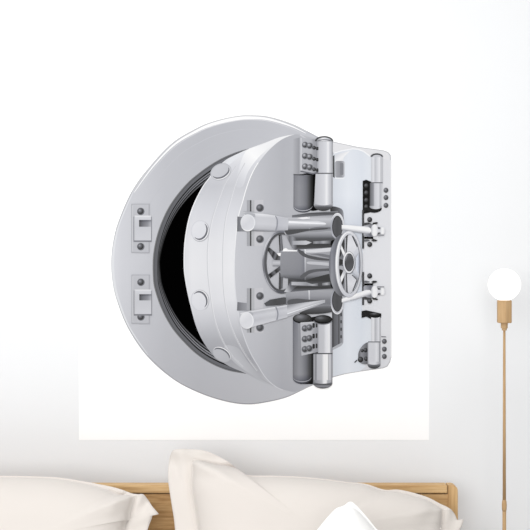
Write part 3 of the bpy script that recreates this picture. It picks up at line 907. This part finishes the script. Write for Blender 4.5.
# ------------------------------------------------------------------ pillows
def pillow(name, outline, bot, top, tf, tb, mat, amp, label, cat, group=None, seed=0.0, seam=True, folds=()):
    """outline: (px, py, ratio of the padded body) round the case, laid in a plane leaning from bot (y, z) to top (y, z)"""
    b = Vector((0, bot[0], bot[1])); t = Vector((0, top[0], top[1]))
    up = (t - b).normalized()
    nrm = Vector((0, -up.z, up.y))            # towards the room
    if nrm.y > 0: nrm = -nrm
    O = spline(outline, 10, True)
    P = []
    for px, py, r in O:
        d = ray(px, py)
        k = (b - CAM).dot(nrm) / d.dot(nrm)
        P.append((CAM + d * k, max(.5, min(.985, r))))
    n = len(P)
    c = sum((p for p, r in P), Vector()) / n
    lo = min(p.z for p, r in P)
    base = Vector((c.x, bot[0], lo))
    nr, nf = 44, 9
    verts, faces = [], []

    def wr(q, k):
        v = Vector((q.x * 7, q.z * 7, seed))
        w = noise.noise(v) * .6 + noise.noise(v * 2.3 + Vector((3, 1, 0))) * .3
        for (fx, fz, ax, az, L_, a_, wl) in folds:
            dx, dz = q.x - fx, q.z - fz
            s = dx * ax + dz * az
            u = -dx * az + dz * ax
            if True:
                w += a_ * math.exp(-((s / (L_ if s > 0 else .02)) ** 2)) * math.cos(u / wl + noise.noise(Vector((s * 9, u * 4, seed))) * 1.5) * math.exp(-(u / (wl * 4)) ** 2)
        return w * k

    for side in (1, -1):
        T = tf if side > 0 else tb
        rings = []
        for j in range(nr + nf + 1):
            ring_ = []
            for p, sr in P:
                f = (j / nr) * sr if j <= nr else sr + (1 - sr) * (j - nr) / nf
                q = c + (p - c) * f
                if f < sr:
                    x = f / sr
                    h_ = T * max(0., 1 - x ** 3) ** .52
                    h_ += wr(q, amp) * (1 - .6 * x ** 4) * min(1, (1 - x) * 12)
                    fl = 0
                else:
                    h_ = 0
                    fl = (f - sr) / max(1e-6, 1 - sr)
                edge = .0022 * (1 - .75 * (fl > .985))
                wob = wr(q, amp * 1.5) * math.sin(min(1, fl * 1.2) * PI / 2) if sr < .94 else 0
                if j == nr + nf: edge = 0.0004
                groove = -.006 * math.exp(-((f - sr) / .016) ** 2) if seam and sr < .94 else 0
                ring_.append(q + nrm * (side * (h_ + edge + groove * .6) + wob))
            rings.append(ring_)
        off = len(verts)
        verts.append(sum((v for v in rings[0]), Vector()) / n - base)
        for rg in rings[1:]:
            verts += [v - base for v in rg]
        def id_(j, i): return off if j == 0 else off + 1 + (j - 1) * n + (i % n)
        for j in range(nr + nf):
            for i in range(n):
                if j == 0: fc = (id_(0, 0), id_(1, i), id_(1, i + 1))
                else: fc = (id_(j, i), id_(j + 1, i), id_(j + 1, i + 1), id_(j, i + 1))
                faces.append(fc if side < 0 else fc[::-1])
        if side > 0: fo = (off, id_)
        else:
            o1 = fo[0] + 1 + (nr + nf - 1) * n
            o2 = off + 1 + (nr + nf - 1) * n
            for i in range(n):
                faces.append((o1 + i, o1 + (i + 1) % n, o2 + (i + 1) % n, o2 + i))
    me = bpy.data.meshes.new(name)
    me.from_pydata([tuple(v) for v in verts], [], faces)
    me.materials.append(mat)
    bmm = bmesh.new(); bmm.from_mesh(me)
    bmesh.ops.recalc_face_normals(bmm, faces=bmm.faces)
    bmm.to_mesh(me); bmm.free()
    for p in me.polygons: p.use_smooth = True
    o = bpy.data.objects.new(name, me)
    o.location = base
    link(o)
    return tag(o, label, cat, group)


cream = fabric('cream_cotton', rgb((238, 232, 225), 1.27), .2, rgb((240, 232, 226), 1.27))
white = fabric('white_cotton', (.86, .852, .835, 1), .2)

mid = [(171, 500.0, .84), (168, 478.0, .84), (169, 460.0, .84), (172.5, 451.0, .86), (180, 449.0, .86), (192, 449.0, .82), (204, 450.6, .815), (216, 455.0, .845), (230, 463.0, .91), (241, 472.6, .965), (252, 475.4, .975), (272, 475.6, .98),
       (296, 476.4, .98), (322, 478.6, .98), (345, 481.6, .98), (366, 484.0, .98), (384, 489.6, .97), (398, 489.6, .96), (412, 492.4, .95), (428, 497.4, .96), (440, 503.6, .96), (449, 508.0, .945), (455, 514.0, .907), (459, 522.0, .88), (463.6, 519.4, .854),
       (462, 526.0, .86), (459, 533.0, .88), (457, 560.0, .88), (455, 607.6, .86), (459, 641.8, .86), (460, 654.7, .86), (446, 658.5, .9), (380, 659.3, .95), (310, 659.6, .96), (240, 659.3, .95), (190, 658.5, .9), (174, 655.5, .86), (173, 641.8, .85), (177, 607.6, .84), (176, 560.0, .84), (174.6, 525.0, .84)]
TOP, BOT = (-.215, .985), (-.34, .535)


def on(px, py):      # a point of the leaning pillow plane
    b = Vector((0, BOT[0], BOT[1])); t = Vector((0, TOP[0], TOP[1]))
    up = (t - b).normalized(); nn = Vector((0, -up.z, up.y)); d = ray(px, py)
    return CAM + d * ((b - CAM).dot(nn) / d.dot(nn))


def fold(px, py, dx, dy, L_, a_, wl):
    p = on(px, py); l = math.hypot(dx, dy)
    return (p.x, p.z, dx / l, -dy / l, L_, a_, wl)


pillow('pillow', mid, BOT, TOP, .095, .06, cream, .006,
       'cream pillow in the middle whose left top corner stands up beneath the decal', 'pillow', 'cream pillows against the headboard', 1.7,
       folds=[fold(180, 452, 1, 1.2, .035, 1.1, .011), fold(184, 470, .2, 1, .06, .5, .007), fold(225, 466, -1, .2, .08, .7, .008),
              fold(446, 508, -.6, 1, .09, .9, .010), fold(430, 500, -1, .8, .06, .5, .008)])
lft = [(-20, 476.0, .98), (10, 475.8, .98), (36, 476.4, .98), (58, 477.4, .975), (80, 480.6, .97), (98, 484.0, .96), (113, 487.0, .94), (124, 490.4, .92), (132, 493.4, .965), (138, 494.2, .955), (143.4, 494.4, .911), (147, 498.6, .864), (152, 506.0, .80),
       (158.4, 513.6, .748), (155.4, 514.2, .76), (153.4, 512.8, .77), (151.4, 519.0, .768), (148, 528.0, .775), (144, 545.0, .785), (140, 580.0, .82), (141, 630.4, .84), (146, 651.7, .84), (136, 658.2, .9), (60, 659.3, .96), (-10, 659.6, .96), (-80, 659.3, .95), (-130, 657.8, .9),
       (-142, 651.7, .84), (-138, 615.2, .83), (-137, 560.0, .83), (-142, 505.0, .83), (-144, 486.0, .84), (-128, 481.0, .9), (-90, 478.0, .96), (-55, 476.6, .98)]
pillow('pillow', lft, BOT, TOP, .095, .06, cream, .006,
       'cream pillow at the left end of the headboard, cut off by the photo edge', 'pillow', 'cream pillows against the headboard', 6.3,
       folds=[fold(140, 496, -.6, 1, .06, .7, .008), fold(122, 492, -.3, 1, .05, .5, .007), fold(150, 512, -1, .5, .06, .6, .008)])
fr = [(350, 501.6, .95), (343.6, 505.6, .95), (335.4, 509, .96), (326, 519, .97), (317, 530, .975), (292, 560, .975), (258, 600, .97), (240, 622, .96), (234, 634, .95), (243, 648, .96), (275, 682, .975), (310, 716, .97), (336, 735, .96),
      (348, 740, .95), (360, 734, .96), (392, 708, .975), (430, 674, .975), (460, 642, .96), (468, 630, .95), (462, 617, .96), (440, 594, .97), (406, 560, .975), (378, 530.4, .975), (365.6, 515.4, .97), (356, 505, .96)]
pillow('cushion', fr, (-.70, .53), (-.575, .95), .07, .06, white, .004,
       'small bright white cushion with its corner pointing up, in front of the middle pillow', 'cushion', None, 3.1, seam=False)

# ================================================================== LAMP
LY = -.22
lp = at_y(504.3, 285, LY)
lamp = empty('floor_lamp', (lp.x, LY, 0), 'slim wooden floor lamp with a glowing round white bulb beside the bed', 'floor lamp')
beech_v = wood('beech', rgb((178, 142, 100), 1.1), rgb((194, 160, 118), 1.1), rgb((208, 176, 134), 1.1), 2, 16, seed=2.2)
q = S * (D + LY) / D
zp = lambda py: at_y(504, py, LY).z
# base
m = bmesh.new(); add_lathe(m, [(0, 0), (.066, 0), (.068, .003), (.068, .018), (.066, .021), (.012, .024), (.008, .04), (0, .04)], 48)
bm_obj('base', m, beech_v, lamp, True)
# stem: two tapering rods meeting in a turned joint
zk = zp(505)
m = bmesh.new()
add_lathe(m, [(0, .03), (1.8 * q, .03), (1.85 * q, zk - 4.5 * q), (0, zk - 4.5 * q)], 24)
add_lathe(m, [(0, zk + 3.5 * q), (1.7 * q, zk + 3.5 * q), (1.2 * q, zp(329)), (0, zp(329))], 24)
bm_obj('stem', m, beech_v, lamp, True)
m = bmesh.new()
add_lathe(m, [(0, zk - 6 * q), (1.9 * q, zk - 6 * q), (2.3 * q, zk - 4 * q), (2.45 * q, zk), (2.2 * q, zk + 3.4 * q), (1.7 * q, zk + 5.4 * q), (0, zk + 5.4 * q)], 24)
bm_obj('joint', m, beech_v, lamp, True)
# collar and six-sided socket
m = bmesh.new()
add_lathe(m, [(0, zp(330.4)), (2.4 * q, zp(330.4)), (2.4 * q, zp(328.5)), (2.4 * q, zp(328.4)), (3.4 * q, zp(328.2)), (3.5 * q, zp(322.4)), (0, zp(322.4))], 28)
bm_obj('collar', m, beech_v, lamp)
m = bmesh.new()
rr = 7.9 * q
ang = [math.radians(a) for a in (-96, -36, 24, 84, 144, 204)]
za, zb = zp(322.8), zp(300.2)
lowv = [m.verts.new((rr * math.cos(a), rr * math.sin(a), za)) for a in ang]
upv = [m.verts.new((rr * math.cos(a), rr * math.sin(a), zb)) for a in ang]
m.faces.new(lowv[::-1]); m.faces.new(upv)
for i in range(6):
    m.faces.new((lowv[i], lowv[(i + 1) % 6], upv[(i + 1) % 6], upv[i]))
bmesh.ops.bevel(m, geom=list(m.edges), offset=.0012, segments=2, affect='EDGES')
bm_obj('socket', m, beech_v, lamp)
# opal bulb, lit
g, nt, out = new_mat('lit_opal_glass')
em = N(nt, 'ShaderNodeEmission'); em.inputs[0].default_value = (1, .97, .92, 1); em.inputs[1].default_value = 1.6
nt.links.new(em.outputs[0], out.inputs[0])
m = bmesh.new()
R_ = 16.0 * q
zc = zp(284.6)
prof = [(0, zc + R_)] + [(R_ * math.sin(a), zc + R_ * math.cos(a)) for a in [PI * k / 28 for k in range(1, 25)]] + [(5 * q, zp(300.4)), (5 * q, zp(302)), (0, zp(302))]
add_lathe(m, prof, 48)
bm_obj('bulb', m, g, lamp, True)

# ================================================================== LIGHT AND CAMERA
w = bpy.data.worlds.new('daylight')
bpy.context.scene.world = w
w.use_nodes = True
bg = w.node_tree.nodes['Background']
bg.inputs[0].default_value = (.99, .995, 1, 1)
bg.inputs[1].default_value = .41

ld = bpy.data.lights.new('window_daylight', 'AREA')
ld.shape = 'RECTANGLE'; ld.size = 3.2; ld.size_y = 2.2; ld.energy = 120; ld.color = (1, 1, 1)
lo_ = bpy.data.objects.new('window_daylight', ld)
lo_.location = (-1.0, -4.6, 2.15)
lo_.rotation_euler = (Vector((0, 0, 1.1)) - Vector(lo_.location)).to_track_quat('-Z', 'Y').to_euler()
link(lo_)

cd = bpy.data.cameras.new('camera')
cd.sensor_width = 36; cd.sensor_fit = 'HORIZONTAL'
cd.lens = 36 * D / (530 * S)
cd.clip_start = .05
cl = bpy.data.lights.new('overhead_fill', 'AREA')  # added overhead fill with no fixture, brightens the wall above the pillows
cl.shape = 'RECTANGLE'; cl.size = 2.6; cl.size_y = 1.0; cl.energy = 27
clo = bpy.data.objects.new('overhead_fill', cl)
clo.location = (-.3, -1.35, 2.75)
link(clo)
co = bpy.data.objects.new('camera', cd)
co.location = CAM
co.rotation_euler = (PI / 2, 0, 0)
link(co)
sc = bpy.context.scene
sc.camera = co
sc.view_settings.view_transform = 'Standard'
sc.view_settings.look = 'None'
sc.view_settings.exposure = 0
sc.view_settings.gamma = 1
sc.view_settings.use_curve_mapping = False
